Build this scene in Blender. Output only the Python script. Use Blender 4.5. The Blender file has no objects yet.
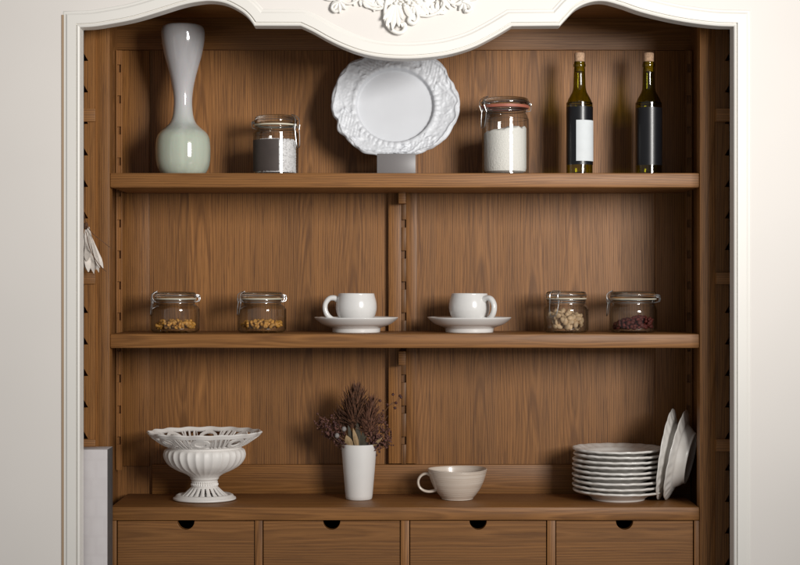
import bpy, bmesh, math, random
from mathutils import Vector, Matrix, Euler, noise
PI = math.pi
sc = bpy.context.scene
col = sc.collection
D = 4.1            # camera distance to the shelf front plane (y = 0)
S = 0.0025         # metres per photo pixel on that plane
def KS(y): return S * (D + y) / D
def X(px, y=0): return (px - 400) * KS(y)
def Z(py, y=0): return -(py - 282.5) * KS(y)

# ------------------------------------------------------------------ materials
class NT:
    def __init__(s, name):
        s.m = bpy.data.materials.new(name); s.m.use_nodes = True
        s.t = s.m.node_tree; s.t.nodes.clear()
        s.out = s.t.nodes.new('ShaderNodeOutputMaterial')
    def n(s, typ, **kw):
        nd = s.t.nodes.new(typ)
        for k, v in kw.items(): setattr(nd, k, v)
        return nd
    def l(s, a, b): s.t.links.new(a, b)
    def put(s, sock, v):
        if isinstance(v, bpy.types.NodeSocket): s.l(v, sock)
        else: sock.default_value = v
    def math(s, op, a, b=None, c=None):
        nd = s.n('ShaderNodeMath', operation=op)
        s.put(nd.inputs[0], a)
        if b is not None: s.put(nd.inputs[1], b)
        if c is not None: s.put(nd.inputs[2], c)
        return nd.outputs[0]
    def xyz(s, a, b, c):
        nd = s.n('ShaderNodeCombineXYZ')
        s.put(nd.inputs[0], a); s.put(nd.inputs[1], b); s.put(nd.inputs[2], c)
        return nd.outputs[0]
    def noise(s, vec, scale, detail=2, rough=.5):
        nd = s.n('ShaderNodeTexNoise')
        s.l(vec, nd.inputs['Vector']); nd.inputs['Scale'].default_value = scale
        nd.inputs['Detail'].default_value = detail; nd.inputs['Roughness'].default_value = rough
        return nd.outputs['Fac']
    def ramp(s, fac, stops):
        nd = s.n('ShaderNodeValToRGB'); e = nd.color_ramp.elements
        while len(e) < len(stops): e.new(0.5)
        for i, (p, c) in enumerate(stops):
            e[i].position = p; e[i].color = (*c, 1) if len(c) == 3 else c
        s.put(nd.inputs[0], fac)
        return nd.outputs[0]
    def mix(s, f, a, b, blend='MIX'):
        nd = s.n('ShaderNodeMix', data_type='RGBA', blend_type=blend)
        s.put(nd.inputs[0], f)
        for sock, v in ((nd.inputs[6], a), (nd.inputs[7], b)):
            if isinstance(v, bpy.types.NodeSocket): s.l(v, sock)
            else: sock.default_value = (*v, 1)
        return nd.outputs[2]
    def coords(s):
        tc = s.n('ShaderNodeTexCoord'); sp = s.n('ShaderNodeSeparateXYZ')
        s.l(tc.outputs['Object'], sp.inputs[0])
        return tc.outputs['Object'], sp.outputs[0], sp.outputs[1], sp.outputs[2]
    def bsdf(s, color, rough=.5, bump=None, bstr=.2, bdist=.001, **kw):
        b = s.n('ShaderNodeBsdfPrincipled')
        if isinstance(color, bpy.types.NodeSocket): s.l(color, b.inputs['Base Color'])
        else: b.inputs['Base Color'].default_value = (*color, 1)
        s.put(b.inputs['Roughness'], rough)
        for k, v in kw.items(): b.inputs[k.replace('_', ' ')].default_value = v
        if bump is not None:
            bp = s.n('ShaderNodeBump'); bp.inputs['Strength'].default_value = bstr
            bp.inputs['Distance'].default_value = bdist
            s.l(bump, bp.inputs['Height']); s.l(bp.outputs[0], b.inputs['Normal'])
        s.l(b.outputs[0], s.out.inputs[0])
        return b

OAK = ((0.298, 0.132, 0.039), (0.234, 0.100, 0.027), (0.070, 0.024, 0.006))
def wood(name, axis, seed=0., plank=.15, cols=OAK, ring=.0058, tone=1.0, cath=1.0, spire=.7):
    t = NT(name); o, x, y, z = t.coords()
    if axis == 'z': al = z; ac = t.math('MULTIPLY_ADD', y, .71, x)
    elif axis == 'x': al = x; ac = t.math('MULTIPLY_ADD', y, .83, z)
    else: al = y; ac = t.math('MULTIPLY_ADD', z, .83, x)
    q = t.math('ADD', t.math('DIVIDE', ac, plank), seed + 20.37)
    pid = t.math('FLOOR', q)
    wn = t.n('ShaderNodeTexWhiteNoise', noise_dimensions='1D'); t.put(wn.inputs['W'], pid)
    rnd = wn.outputs['Value']
    u = t.math('MULTIPLY', t.math('SUBTRACT', t.math('FRACT', q), .5), plank)
    u = t.math('ADD', u, t.math('MULTIPLY', t.math('SUBTRACT', rnd, .5), plank * .9))
    al2 = t.math('MULTIPLY_ADD', rnd, 9.3, al)
    v1 = t.xyz(t.math('MULTIPLY', ac, 5.), t.math('MULTIPLY', al2, 1.1), seed + .3)
    n1 = t.noise(v1, 1., 2)
    v2 = t.xyz(t.math('MULTIPLY', ac, 16.), t.math('MULTIPLY', al2, 3.2), seed + 3.3)
    n2 = t.noise(v2, 1., 2)
    h = t.math('ABSOLUTE', t.math('MULTIPLY_ADD', t.math('SUBTRACT', n1, .5),   .13 * cath, .008 + .03 * cath * (seed % 1)))
    r = t.math('SQRT', t.math('ADD', t.math('MULTIPLY', u, u), t.math('MULTIPLY', h, h)))
    r = t.math('MULTIPLY_ADD', t.math('SUBTRACT', n2, .5), .0042, r)
    saw = t.math('FRACT', t.math('DIVIDE', r, ring))
    pf = .58 if axis == 'z' else .38
    v3 = t.xyz(t.math('MULTIPLY', ac, 390.), t.math('MULTIPLY', al2, 7.5), seed)
    n3 = t.noise(v3, 1., 3, .62)
    v4 = t.xyz(t.math('MULTIPLY', ac, 42.), t.math('MULTIPLY', al2, 1.3), seed + 7)
    n4 = t.noise(v4, 1., 2, .5)
    mid = tuple(.80 * a + .20 * b for a, b in zip(cols[1], cols[2]))
    c = t.ramp(saw, [(0., cols[1]), (.2, cols[0]), (.65, cols[1]), (.90, mid), (1., cols[1])])
    pore = t.ramp(n3, [(.37, (1, 1, 1)), (.475, (0, 0, 0))])
    c = t.mix(t.math('MULTIPLY', pore, pf), c, cols[2])
    # flat-sawn spires: nested parabolas down the middle of each board
    uu = t.math('MULTIPLY_ADD', t.math('SUBTRACT', n2, .5), .014, u)
    vv = t.math('MULTIPLY_ADD', t.math('MULTIPLY', uu, uu), 380., al2)
    ln = t.math('ABSOLUTE', t.math('SUBTRACT', t.math('FRACT', t.math('DIVIDE', vv, .31)), .5))
    lm = t.ramp(ln, [(.03, (1, 1, 1)), (.15, (0, 0, 0))])
    fd = t.ramp(t.math('ABSOLUTE', uu), [(.022, (1, 1, 1)), (.044, (0, 0, 0))])
    c = t.mix(t.math('MULTIPLY', t.math('MULTIPLY', lm, fd), spire), c, tuple(.4 * a + .6 * b for a, b in zip(cols[1], cols[2])))
    st = t.ramp(n4, [(.30, (.88, .87, .86)), (.70, (1.08, 1.08, 1.08))])
    c = t.mix(1., c, st, 'MULTIPLY')
    lo = t.ramp(n1, [(.25, (.90 * tone,) * 3), (.75, (1.08 * tone,) * 3)])
    c = t.mix(1., c, lo, 'MULTIPLY')
    pt = t.math('MULTIPLY_ADD', rnd, .20, .90)
    c = t.mix(1., c, t.xyz(pt, pt, pt), 'MULTIPLY')
    bm = t.math('ADD', t.math('MULTIPLY', n3, .7), t.math('MULTIPLY', saw, -.25))
    rg = t.math('MULTIPLY_ADD', n3, -.15, .55)
    t.bsdf(c, rg, bm, .35, .0008, Specular_IOR_Level=.35)
    return t.m

M = {}
M['back'] = wood('oak_back_boards', 'z', .83, .165, cath=.85)
M['stile'] = wood('oak_upright', 'z', 4.41, .11, cath=.5)
M['post'] = wood('oak_post', 'z', 7.2, .10, tone=1.0, cath=.4)
M['shelf'] = wood('oak_shelf', 'x', 2.62, .21, tone=.98, cath=.45, spire=.25)
M['rail'] = wood('oak_rail', 'x', 5.35, .13, tone=.86, cath=.4, spire=.2)
M['drawer'] = wood('oak_drawer', 'x', 8.77, .24, tone=.82, cath=.5, spire=.25)
M['side'] = wood('oak_side', 'z', 9.15, .14, tone=.8)
M['rack'] = wood('oak_rack', 'z', 3.05, .05, tone=.72, cath=.3)

def paint(name, c, rough, amt=.03, bs=.05):
    t = NT(name); o, x, y, z = t.coords()
    n = t.noise(o, 2.3, 3); n2 = t.noise(o, 160., 2)
    k = t.ramp(n, [(.3, tuple(v * (1 - amt) for v in c)), (.7, c)])
    t.bsdf(k, rough, n2, bs, .0006, Specular_IOR_Level=.4)
    return t.m
M['wall'] = paint('cream_painted_wall', (.765, .725, .685), .6, .05, .12)
M['frame'] = paint('cream_painted_frame', (.77, .745, .70), .42, .04, .08)
M['tan'] = paint('tan_shadow_edge', (.40, .28, .18), .6, .15)  # painted shadow tone for the strips beside the frame
def carved():
    t = NT('antiqued_shaded_white_carving'); o, x, y, z = t.coords()
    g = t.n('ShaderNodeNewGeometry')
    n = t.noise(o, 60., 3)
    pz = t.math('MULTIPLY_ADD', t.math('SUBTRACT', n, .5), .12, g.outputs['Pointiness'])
    c = t.ramp(pz, [(.40, (.45, .31, .21)), (.48, (.80, .77, .72)), (.58, (.82, .80, .76))])  # brown creases: painted shade as well as antique glaze
    t.bsdf(c, .5, n, .1, .001)
    return t.m
M['carving'] = carved()
def glaze(name, c, rough, c2=None, sc_=14., bs=.04, coat=0., **kw):
    t = NT(name); o, x, y, z = t.coords()
    n = t.noise(o, sc_, 3)
    k = t.ramp(n, [(.32, c2 or tuple(v * .95 for v in c)), (.68, c)])
    n2 = t.noise(o, 55., 2)
    t.bsdf(k, rough, n2, bs, .002, Coat_Weight=coat, Coat_Roughness=.05, **kw)
    return t.m
M['porcelain'] = glaze('white_porcelain', (.70, .69, .675), .2, coat=.5)
M['platter'] = glaze('white_relief_earthenware', (.64, .66, .695), .5, coat=.0)
M['bisque'] = glaze('matte_white_ceramic', (.74, .71, .68), .5)
M['vase_white'] = glaze('satin_white_ceramic', (.70, .68, .66), .42)
M['plate'] = glaze('old_white_stoneware', (.77, .745, .71), .3, (.68, .645, .60), 22., coat=.3)
M['plate_edge'] = M['plate']
def beige():
    t = NT('ribbed_beige_glaze'); o, x, y, z = t.coords()
    v = t.xyz(t.math('MULTIPLY', x, 4.), t.math('MULTIPLY', y, 4.), t.math('MULTIPLY', z, 190.))
    n = t.noise(v, 1., 3)
    k = t.ramp(n, [(.3, (.54, .45, .37)), (.7, (.68, .60, .52))])
    t.bsdf(k, .3, n, .15, .0008, Coat_Weight=.4)
    return t.m
M['beige'] = beige()
def vase_glass():
    t = NT('cased_opal_glass'); o, x, y, z = t.coords()
    n = t.noise(t.xyz(t.math('MULTIPLY', x, 55.), t.math('MULTIPLY', y, 55.), t.math('MULTIPLY', z, 4.)), 1., 3)
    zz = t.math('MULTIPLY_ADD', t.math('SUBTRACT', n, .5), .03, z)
    c = t.ramp(t.math('DIVIDE', zz, .40), [(0., (.46, .505, .42)), (.25, (.44, .485, .40)), (.33, (.47, .50, .47)), (.5, (.48, .47, .48)), (.75, (.38, .37, .38)), (1., (.27, .26, .26))])  # green body, milky neck; the grey top also has painted shade in it
    st = t.ramp(n, [(.3, (.88, .88, .88)), (.7, (1.05, 1.05, 1.05))])
    c = t.mix(1., c, st, 'MULTIPLY')
    t.bsdf(c, .10, None, Coat_Weight=.6, Coat_Roughness=.03, Subsurface_Weight=.15, Subsurface_Scale=.01)
    return t.m
M['opal'] = vase_glass()
def plain(name, c, rough, metal=0., nz=40., amt=.15, bs=.1, bd=.001, **kw):
    t = NT(name); o, x, y, z = t.coords()
    n = t.noise(o, nz, 3)
    k = t.ramp(n, [(.3, tuple(v * (1 - amt) for v in c)), (.7, tuple(min(1, v * (1 + amt * .5)) for v in c))])
    t.bsdf(k, rough, n, bs, bd, Metallic=metal, **kw)
    return t.m
M['wire'] = plain('steel_wire', (.50, .50, .50), .34, 1.)
M['gasket'] = plain('pale_rubber', (.58, .54, .42), .5)
M['gasket_red'] = plain('orange_rubber', (.36, .11, .07), .55)
M['cork'] = plain('cork', (.50, .32, .20), .8, nz=220., amt=.35, bs=.4)
M['black_label'] = plain('black_paper', (.0065, .007, .009), .34, Specular_IOR_Level=.4, Coat_Weight=.12)
M['white_label'] = plain('white_paper', (.66, .70, .72), .7, amt=.04)
M['brown_label'] = plain('dark_chalk_paper', (.055, .042, .037), .7)
M['flour'] = plain('white_powder', (.86, .84, .79), .95, nz=260., amt=.05, bs=.6, bd=.003)
M['pearl'] = plain('white_pellets', (.80, .79, .80), .6, nz=120., amt=.1)
M['gold_nut'] = plain('golden_nut', (.58, .28, .05), .5, nz=90., amt=.45, bs=.3)
M['pale_nut'] = plain('pale_nut', (.55, .38, .22), .55, nz=70., amt=.35, bs=.3)
M['red_berry'] = plain('dark_red_dried_berry', (.105, .012, .006), .7, nz=120., amt=.5, bs=.5)
M['stand'] = plain('grey_acrylic', (.165, .155, .155), .38, nz=3., amt=.08)
M['petal'] = plain('dry_white_petal', (.72, .66, .60), .7, nz=60., amt=.16)
M['twig'] = plain('brown_twig', (.12, .055, .025), .8, nz=120., amt=.4)
M['bract'] = plain('purple_brown_bract', (.115, .047, .022), .8, nz=150., amt=.6)
M['bract_tip'] = plain('rusty_bract', (.15, .062, .034), .8, nz=150., amt=.6)
M['berry'] = plain('dark_plum_berry', (.060, .018, .016), .6, nz=200., amt=.5)
M['mauve'] = plain('dusty_mauve_floret', (.14, .058, .042), .85, nz=180., amt=.5)
M['dkleaf'] = plain('dark_dry_leaf', (.042, .034, .018), .7, nz=60., amt=.4)
M['straw'] = plain('straw_leaf', (.30, .20, .10), .7, nz=60., amt=.3)
M['bud'] = plain('grey_bud', (.22, .20, .19), .8, nz=160., amt=.3)
def boxmat():
    t = NT('pale_patterned_card'); o, x, y, z = t.coords()
    b = t.n('ShaderNodeTexBrick'); b.offset = .37; b.squash = 1.
    t.l(t.xyz(x, z, 0), b.inputs['Vector']); b.inputs['Scale'].default_value = 9.
    b.inputs['Mortar Size'].default_value = .035; b.inputs['Brick Width'].default_value = .3; b.inputs['Row Height'].default_value = .42
    n = t.noise(o, 16., 4)
    c = t.mix(t.math('MULTIPLY', b.outputs['Fac'], .22), (.60, .57, .575), (.525, .49, .495))
    c = t.mix(1., c, t.ramp(n, [(.3, (.93, .92, .92)), (.7, (1.02, 1.02, 1.02))]), 'MULTIPLY')
    t.bsdf(c, .6)
    return t.m
M['card'] = boxmat()
M['spine'] = plain('dark_grey_card', (.085, .08, .08), .6)
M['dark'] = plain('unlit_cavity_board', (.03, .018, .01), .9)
def glass(name, tint, edge, boost=1.0, rough=.015, pw=2.4):
    t = NT(name); o, x, y, z = t.coords()
    lw = t.n('ShaderNodeLayerWeight'); lw.inputs[0].default_value = .5
    f2 = t.math('POWER', lw.outputs['Facing'], pw)
    c = t.mix(f2, tint, edge)
    tr = t.n('ShaderNodeBsdfTransparent'); t.l(c, tr.inputs[0])
    gl = t.n('ShaderNodeBsdfGlossy'); gl.inputs['Roughness'].default_value = rough
    gl.inputs['Color'].default_value = (1, 1, 1, 1)
    n = t.noise(o, 22., 2); bp = t.n('ShaderNodeBump'); bp.inputs['Strength'].default_value = .12; bp.inputs['Distance'].default_value = .004
    t.l(n, bp.inputs['Height']); t.l(bp.outputs[0], gl.inputs['Normal'])
    fr = t.math('MULTIPLY_ADD', t.math('POWER', lw.outputs['Facing'], 5.), .75, .045)
    mx = t.n('ShaderNodeMixShader'); t.l(t.math('MULTIPLY', fr, boost), mx.inputs[0])
    t.l(tr.outputs[0], mx.inputs[1]); t.l(gl.outputs[0], mx.inputs[2]); t.l(mx.outputs[0], t.out.inputs[0])
    return t.m
M['glass'] = glass('clear_jar_glass', (.91, .915, .91), (.20, .22, .215), pw=1.8)
def solid_glass():
    t = NT('clear_lid_glass'); o, x, y, z = t.coords()
    n = t.noise(o, 30., 2)
    t.bsdf((.90, .93, .92), .02, n, .05, .002, Transmission_Weight=1., IOR=1.46)
    return t.m
M['lid'] = solid_glass()
M['bottle'] = glass('olive_bottle_glass', (.44, .42, .05), (.05, .05, .008))

# ------------------------------------------------------------------ mesh building
class MB:
    def __init__(s): s.v = []; s.f = []; s.sharp = []
    def add(s, vs, fs):
        b = len(s.v); s.v += [tuple(v) for v in vs]; s.f += [tuple(b + i for i in f) for f in fs]
        return s
    def box(s, x0, x1, y0, y1, z0, z1, bev=0.):
        bm = bmesh.new()
        vs = [bm.verts.new(p) for p in ((x0,y0,z0),(x1,y0,z0),(x1,y1,z0),(x0,y1,z0),(x0,y0,z1),(x1,y0,z1),(x1,y1,z1),(x0,y1,z1))]
        for f in ((0,3,2,1),(4,5,6,7),(0,1,5,4),(1,2,6,5),(2,3,7,6),(3,0,4,7)): bm.faces.new([vs[i] for i in f])
        if bev: bmesh.ops.bevel(bm, geom=list(bm.edges), offset=bev, segments=2, profile=.5, affect='EDGES', clamp_overlap=True)
        s.frombm(bm); return s
    def frombm(s, bm, mat=None):
        bm.verts.index_update()
        s.add([(mat @ v.co) if mat else v.co for v in bm.verts], [[v.index for v in f.verts] for f in bm.faces]); bm.free()
    def lathe(s, prof, n=64, c=(0, 0, 0), mod=None, a0=0.):
        vs = []; rows = []
        m = len(prof)
        for i, (r, z) in enumerate(prof):
            if r < 1e-6: rows.append([len(vs)]); vs.append((c[0], c[1], c[2] + z)); continue
            row = []
            for j in range(n):
                th = a0 + 2 * PI * j / n; rr, zz = (r, z) if mod is None else mod(i, th, r, z)
                row.append(len(vs)); vs.append((c[0] + rr * math.cos(th), c[1] + rr * math.sin(th), c[2] + zz))
            rows.append(row)
        fs = []
        for a, b in zip(rows, rows[1:]):
            for j in range(n):
                k = (j + 1) % n
                if len(a) == 1 and len(b) == 1: continue
                if len(a) == 1: fs.append((a[0], b[k], b[j]))
                elif len(b) == 1: fs.append((a[j], a[k], b[0]))
                else: fs.append((a[j], a[k], b[k], b[j]))
        return s.add(vs, fs)
    def tube(s, pts, rad, n=8, closed=False, flat=1.0, up=None):
        pts = [Vector(p) for p in pts]; m = len(pts)
        if not hasattr(rad, '__len__'): rad = [rad] * m
        vs = []; N = None
        for i, p in enumerate(pts):
            if closed: t = pts[(i + 1) % m] - pts[i - 1]
            else: t = pts[min(i + 1, m - 1)] - pts[max(i - 1, 0)]
            if t.length < 1e-9: t = Vector((0, 0, 1))
            t.normalize()
            if up is not None: N = Vector(up)
            if N is None: N = t.orthogonal()
            N = (N - t * N.dot(t))
            if N.length < 1e-6: N = t.orthogonal()
            N.normalize(); B = t.cross(N)
            for j in range(n):
                a = 2 * PI * j / n
                vs.append(p + (N * math.cos(a) * flat + B * math.sin(a)) * rad[i])
        fs = []
        for i in range(m if closed else m - 1):
            for j in range(n):
                k = (j + 1) % n; i2 = (i + 1) % m
                fs.append((i * n + j, i * n + k, i2 * n + k, i2 * n + j))
        if not closed:
            fs.append(tuple(range(n))[::-1]); fs.append(tuple((m - 1) * n + j for j in range(n)))
        return s.add(vs, fs)
    def ball(s, c, r, seg=8, rings=6, sc_=(1, 1, 1), rot=None, jit=0., rng=None):
        vs = []; fs = []
        R = rot.to_matrix() if rot else Matrix.Identity(3)
        c = Vector(c)
        for i in range(rings + 1):
            ph = PI * i / rings
            if i in (0, rings): vs.append(c + R @ Vector((0, 0, r * sc_[2] * math.cos(ph)))); continue
            for j in range(seg):
                th = 2 * PI * j / seg
                k = 1 + (rng.uniform(-jit, jit) if rng else 0)
                vs.append(c + R @ Vector((r * sc_[0] * math.sin(ph) * math.cos(th) * k, r * sc_[1] * math.sin(ph) * math.sin(th) * k, r * sc_[2] * math.cos(ph))))
        def idx(i, j): return 0 if i == 0 else (1 + (rings - 1) * seg if i == rings else 1 + (i - 1) * seg + j % seg)
        for i in range(rings):
            for j in range(seg):
                if i == 0: fs.append((0, idx(1, j), idx(1, j + 1)))
                elif i == rings - 1: fs.append((idx(i, j), idx(rings, 0), idx(i, j + 1)))
                else: fs.append((idx(i, j), idx(i + 1, j), idx(i + 1, j + 1), idx(i, j + 1)))
        return s.add(vs, fs)
    def blade(s, base, d, side, L, w, bend=0., cup=0., th=.0006, nu=6, shape=None):
        """leaf / petal with real thickness: base point, direction, side vector"""
        base = Vector(base); d = Vector(d).normalized(); side = Vector(side); side = (side - d * side.dot(d)).normalized(); nn = d.cross(side)
        vs = []; fs = []
        shape = shape or (lambda t: math.sin(PI * min(1, t * .93 + .07)) ** .8)
        for sgn in (0, 1):
            for i in range(nu + 1):
                t = i / nu; wd = max(.04 * w, w * shape(t))
                for k in (-1, 0, 1):
                    vs.append(base + d * (L * t) + side * (wd * k) + nn * (bend * t * t * L + cup * wd * abs(k) + sgn * th))
        A = (nu + 1) * 3
        for i in range(nu):
            for k in (0, 1):
                a = i * 3 + k
                fs.append((a, a + 1, a + 4, a + 3)); fs.append((A + a, A + a + 3, A + a + 4, A + a + 1))
            fs.append((i * 3, i * 3 + 3, A + i * 3 + 3, A + i * 3)); fs.append((i * 3 + 2, A + i * 3 + 2, A + i * 3 + 5, i * 3 + 5))
        for k in (0, 1):
            fs.append((k, A + k, A + k + 1, k + 1)); e = nu * 3 + k; fs.append((e, e + 1, A + e + 1, A + e))
        return s.add(vs, fs)
    def prism(s, poly, y0, y1, bev=0.):
        """poly = [(x,z)] extruded from y0 to y1"""
        bm = bmesh.new()
        vs = [bm.verts.new((x, y0, z)) for x, z in poly]
        f = bm.faces.new(vs)
        r = bmesh.ops.extrude_face_region(bm, geom=[f])
        for e in r['geom']:
            if isinstance(e, bmesh.types.BMVert): e.co.y = y1
        bmesh.ops.recalc_face_normals(bm, faces=bm.faces)
        if bev:
            ed = [e for e in bm.edges if all(abs(v.co.y - y0) < 1e-7 for v in e.verts)]
            bmesh.ops.bevel(bm, geom=ed, offset=bev, segments=2, profile=.5, affect='EDGES', clamp_overlap=True)
        bmesh.ops.triangulate(bm, faces=[g for g in bm.faces if len(g.verts) > 4])
        s.frombm(bm); return s
    def build(s, name, mat, parent=None, loc=None, smooth=True, angle=38, fix=True):
        me = bpy.data.meshes.new(name); me.from_pydata(s.v, [], s.f); me.validate()
        if fix:
            bm = bmesh.new(); bm.from_mesh(me)
            bmesh.ops.recalc_face_normals(bm, faces=bm.faces); bm.to_mesh(me); bm.free()
        for p in me.polygons: p.use_smooth = smooth
        if smooth: me.set_sharp_from_angle(angle=math.radians(angle))
        me.materials.append(M[mat] if isinstance(mat, str) else mat)
        o = bpy.data.objects.new(name, me); col.objects.link(o)
        if parent: o.parent = parent
        if loc: o.location = loc
        return o
def tag(o, label, cat, group=None, kind=None):
    o['label'] = label; o['category'] = cat
    if group: o['group'] = group
    if kind: o['kind'] = kind
    return o
def thing(name, label, cat, loc, group=None, rz=0.):
    o = bpy.data.objects.new(name, None); col.objects.link(o); o.location = loc; o.rotation_euler.z = rz
    o.empty_display_size = .03
    return tag(o, label, cat, group)
def copy_tree(o, parent=None):
    c = o.copy(); col.objects.link(c)
    if parent: c.parent = parent
    for ch in list(o.children): copy_tree(ch, c)
    return c
def cr(pts, n=6):
    """Catmull-Rom through points"""
    out = []
    P = [pts[0]] + list(pts) + [pts[-1]]
    for i in range(1, len(P) - 2):
        p0, p1, p2, p3 = P[i - 1], P[i], P[i + 1], P[i + 2]
        for k in range(n):
            t = k / n
            out.append(tuple(.5 * (2 * b + (c - a) * t + (2 * a - 5 * b + 4 * c - d) * t * t + (3 * b - a - 3 * c + d) * t ** 3) for a, b, c, d in zip(p0, p1, p2, p3)))
    out.append(tuple(pts[-1])); return out
def sm(a, b, t):
    t = max(0, min(1, (t - a) / (b - a))); return t * t * (3 - 2 * t)

Z1, Z2, ZC = Z(173), Z(334), Z(507)

# ------------------------------------------------------------------ wall and cabinet
YF = -.150; YW = -.1455; YB = -.10
seg_a = cr([(79.6, 27.2), (92, 26.6), (106, 24.6), (132.5, 19.6), (160, 11.6), (182, 4.8), (198.5, 1.6), (212, .8), (226, 3.3), (240, 10.4), (248, 17.2), (254, 25.6)], 5)
seg_b = cr([(300.6, 25.8), (313, 31.6), (327, 39.4), (342, 46.6), (360, 53.2), (380, 57.2), (402, 58.6), (424, 57.8), (448, 54.6), (472, 47.6), (493, 37.2), (512, 26.0)], 5)
seg_c = cr([(560, 25.6), (567, 17.8), (577, 7.9), (590, 2.2), (604, 1.0), (621, 5.2), (641, 12.0), (668, 18.7), (691, 22.8), (715, 25.6), (734, 26.3)], 5)
cont = [(79.6, 700)] + [(79.6, 700 - k * 24) for k in range(1, 28)] + seg_a + seg_b + seg_c + [(734, 52 + k * 24) for k in range(0, 27)] + [(734, 700)]
W = [Vector((X(a, YF), Z(b, YF))) for a, b in cont]
nrm = []
for i in range(len(W)):
    a = W[max(0, i - 1)]; b = W[i]; c = W[min(len(W) - 1, i + 1)]
    d1 = (b - a).normalized() if (b - a).length > 1e-9 else (c - b).normalized()
    d2 = (c - b).normalized() if (c - b).length > 1e-9 else d1
    n1 = Vector((-d1.y, d1.x)); n2 = Vector((-d2.y, d2.x))
    m = (n1 + n2); m.normalize(); m /= max(.55, m.dot(n1)); nrm.append(m)
PX = KS(YF)
IA = cont.index(seg_a[-1]); IB = cont.index(seg_c[0])
def isect(p, p2, q, q2):
    r = p2 - p; u = q2 - q; den = r.x * u.y - r.y * u.x
    if abs(den) < 1e-14: return None
    w_ = q - p; t = (w_.x * u.y - w_.y * u.x) / den; v_ = (w_.x * r.y - w_.y * r.x) / den
    return p + r * t if -1e-6 <= t <= 1 + 1e-6 and -1e-6 <= v_ <= 1 + 1e-6 else None
def offset_line(o):
    out = []
    for lo_, hi_ in ((0, IA), (IA, IB), (IB, len(W) - 1)):
        L = []
        for i in range(lo_, hi_ + 1):
            a, b, c_ = W[max(lo_, i - 1)], W[i], W[min(hi_, i + 1)]
            d1 = (b - a).normalized() if i > lo_ else (c_ - b).normalized()
            d2 = (c_ - b).normalized() if i < hi_ else d1
            n1 = Vector((-d1.y, d1.x)); n2 = Vector((-d2.y, d2.x)); m_ = (n1 + n2).normalized(); m_ /= max(.55, m_.dot(n1))
            L.append(b + m_ * o)
        out.append(L)
    for A_, B_ in ((out[0], out[1]), (out[1], out[2])):
        best = None
        for i in range(len(A_) - 2, max(-1, len(A_) - 40), -1):
            for k in range(0, min(len(B_) - 1, 39)):
                p = isect(A_[i], A_[i + 1], B_[k], B_[k + 1])
                if p is not None: best = (i, k, p); break
            if best: break
        if best:
            i, k, p = best
            for u in range(i + 1, len(A_)): A_[u] = p.copy()
            for u in range(0, k + 1): B_[u] = p.copy()
    return out[0] + out[1] + out[2]
cab = thing('display_cabinet', 'oak display cabinet with cream painted arched frame, two long shelves and four drawers', 'cabinet', (0, 0, Z(650)))
CZ = Z(650)
def cpart(name, mb, mat, parent=None, **kw):
    mb.v = [(x, y, z - CZ) for x, y, z in mb.v]
    return mb.build(name, mat, parent or cab, **kw)
# frame moulding swept along the opening
prof = [(0, YB), (0, -.1455), (.0012, -.1475), (.0040, -.1490), (.0064, -.1482), (.0074, -.1450), (.0086, -.1450), (.0092, YF), (.0300, YF), (.0312, -.1490), (.0345, -.1470), (.0370, -.1472), (.0385, -.1470), (.0400, -.1464), (.0412, -.1450), (.0412, YB)]
mb = MB(); vs = []; fs = []
OL = [offset_line(o) for o, y in prof]; NW = len(OL[0])
for i in range(NW):
    for (o, y), L in zip(prof, OL): vs.append((L[i].x, y, L[i].y))
q = len(prof)
for i in range(NW - 1):
    for j in range(q):
        k = (j + 1) % q
        fs.append((i * q + j, i * q + k, (i + 1) * q + k, (i + 1) * q + j))
mb.add(vs, fs); frame = cpart('face_frame', mb, 'frame', angle=30)
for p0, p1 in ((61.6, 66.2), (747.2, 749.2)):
    cpart('shadow_strip', MB().box(X(p0, YW), X(p1, YW), YW - .0015, YW + .002, Z(660, YW), Z(15, YW)), 'tan', frame, smooth=False)  # tan strips painted in place of the shadow line along the frame
# wall sheet around the opening
hole = []
for p in offset_line(.016):
    if not hole or (p - hole[-1]).length > 1e-5: hole.append(p)
poly = [(-1.7, hole[0].y), (-1.7, 1.1), (1.7, 1.1), (1.7, hole[-1].y)] + [(p.x, p.y) for p in reversed(hole)]
wl = MB().prism(poly, YW, -.102).build('wall', 'wall', smooth=False); wl['kind'] = 'structure'
wl['label'] = 'smooth cream painted wall around the built-in cabinet'

# carved ornament on the valance
rng = random.Random(4)
cv = MB()
def cpt(px, py, h): return (X(px, YW), YW - h, Z(py, YW))
def leaf(px, py, ang, L, w, h=.010, bend=.25, cup=.35, base_h=.0):
    d = Vector((math.cos(ang), -.12, math.sin(ang))); sd = Vector((-math.sin(ang), 0, math.cos(ang)))
    cv.blade(cpt(px, py, base_h + .004), d, sd, L * PX, w * PX, bend=-bend, cup=-cup, th=-h * .6, nu=8)
def scroll(pts, r0, r1, h=.006):
    P = cr(pts, 5); n = len(P)
    cv.tube([cpt(a, b, h) for a, b in P], [(r0 + (r1 - r0) * i / (n - 1)) * PX for i in range(n)], 10)
def lump(px, py, rx, ry, h): cv.ball(cpt(px, py, 0), PX, 14, 9, (rx, h / PX, ry))
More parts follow.
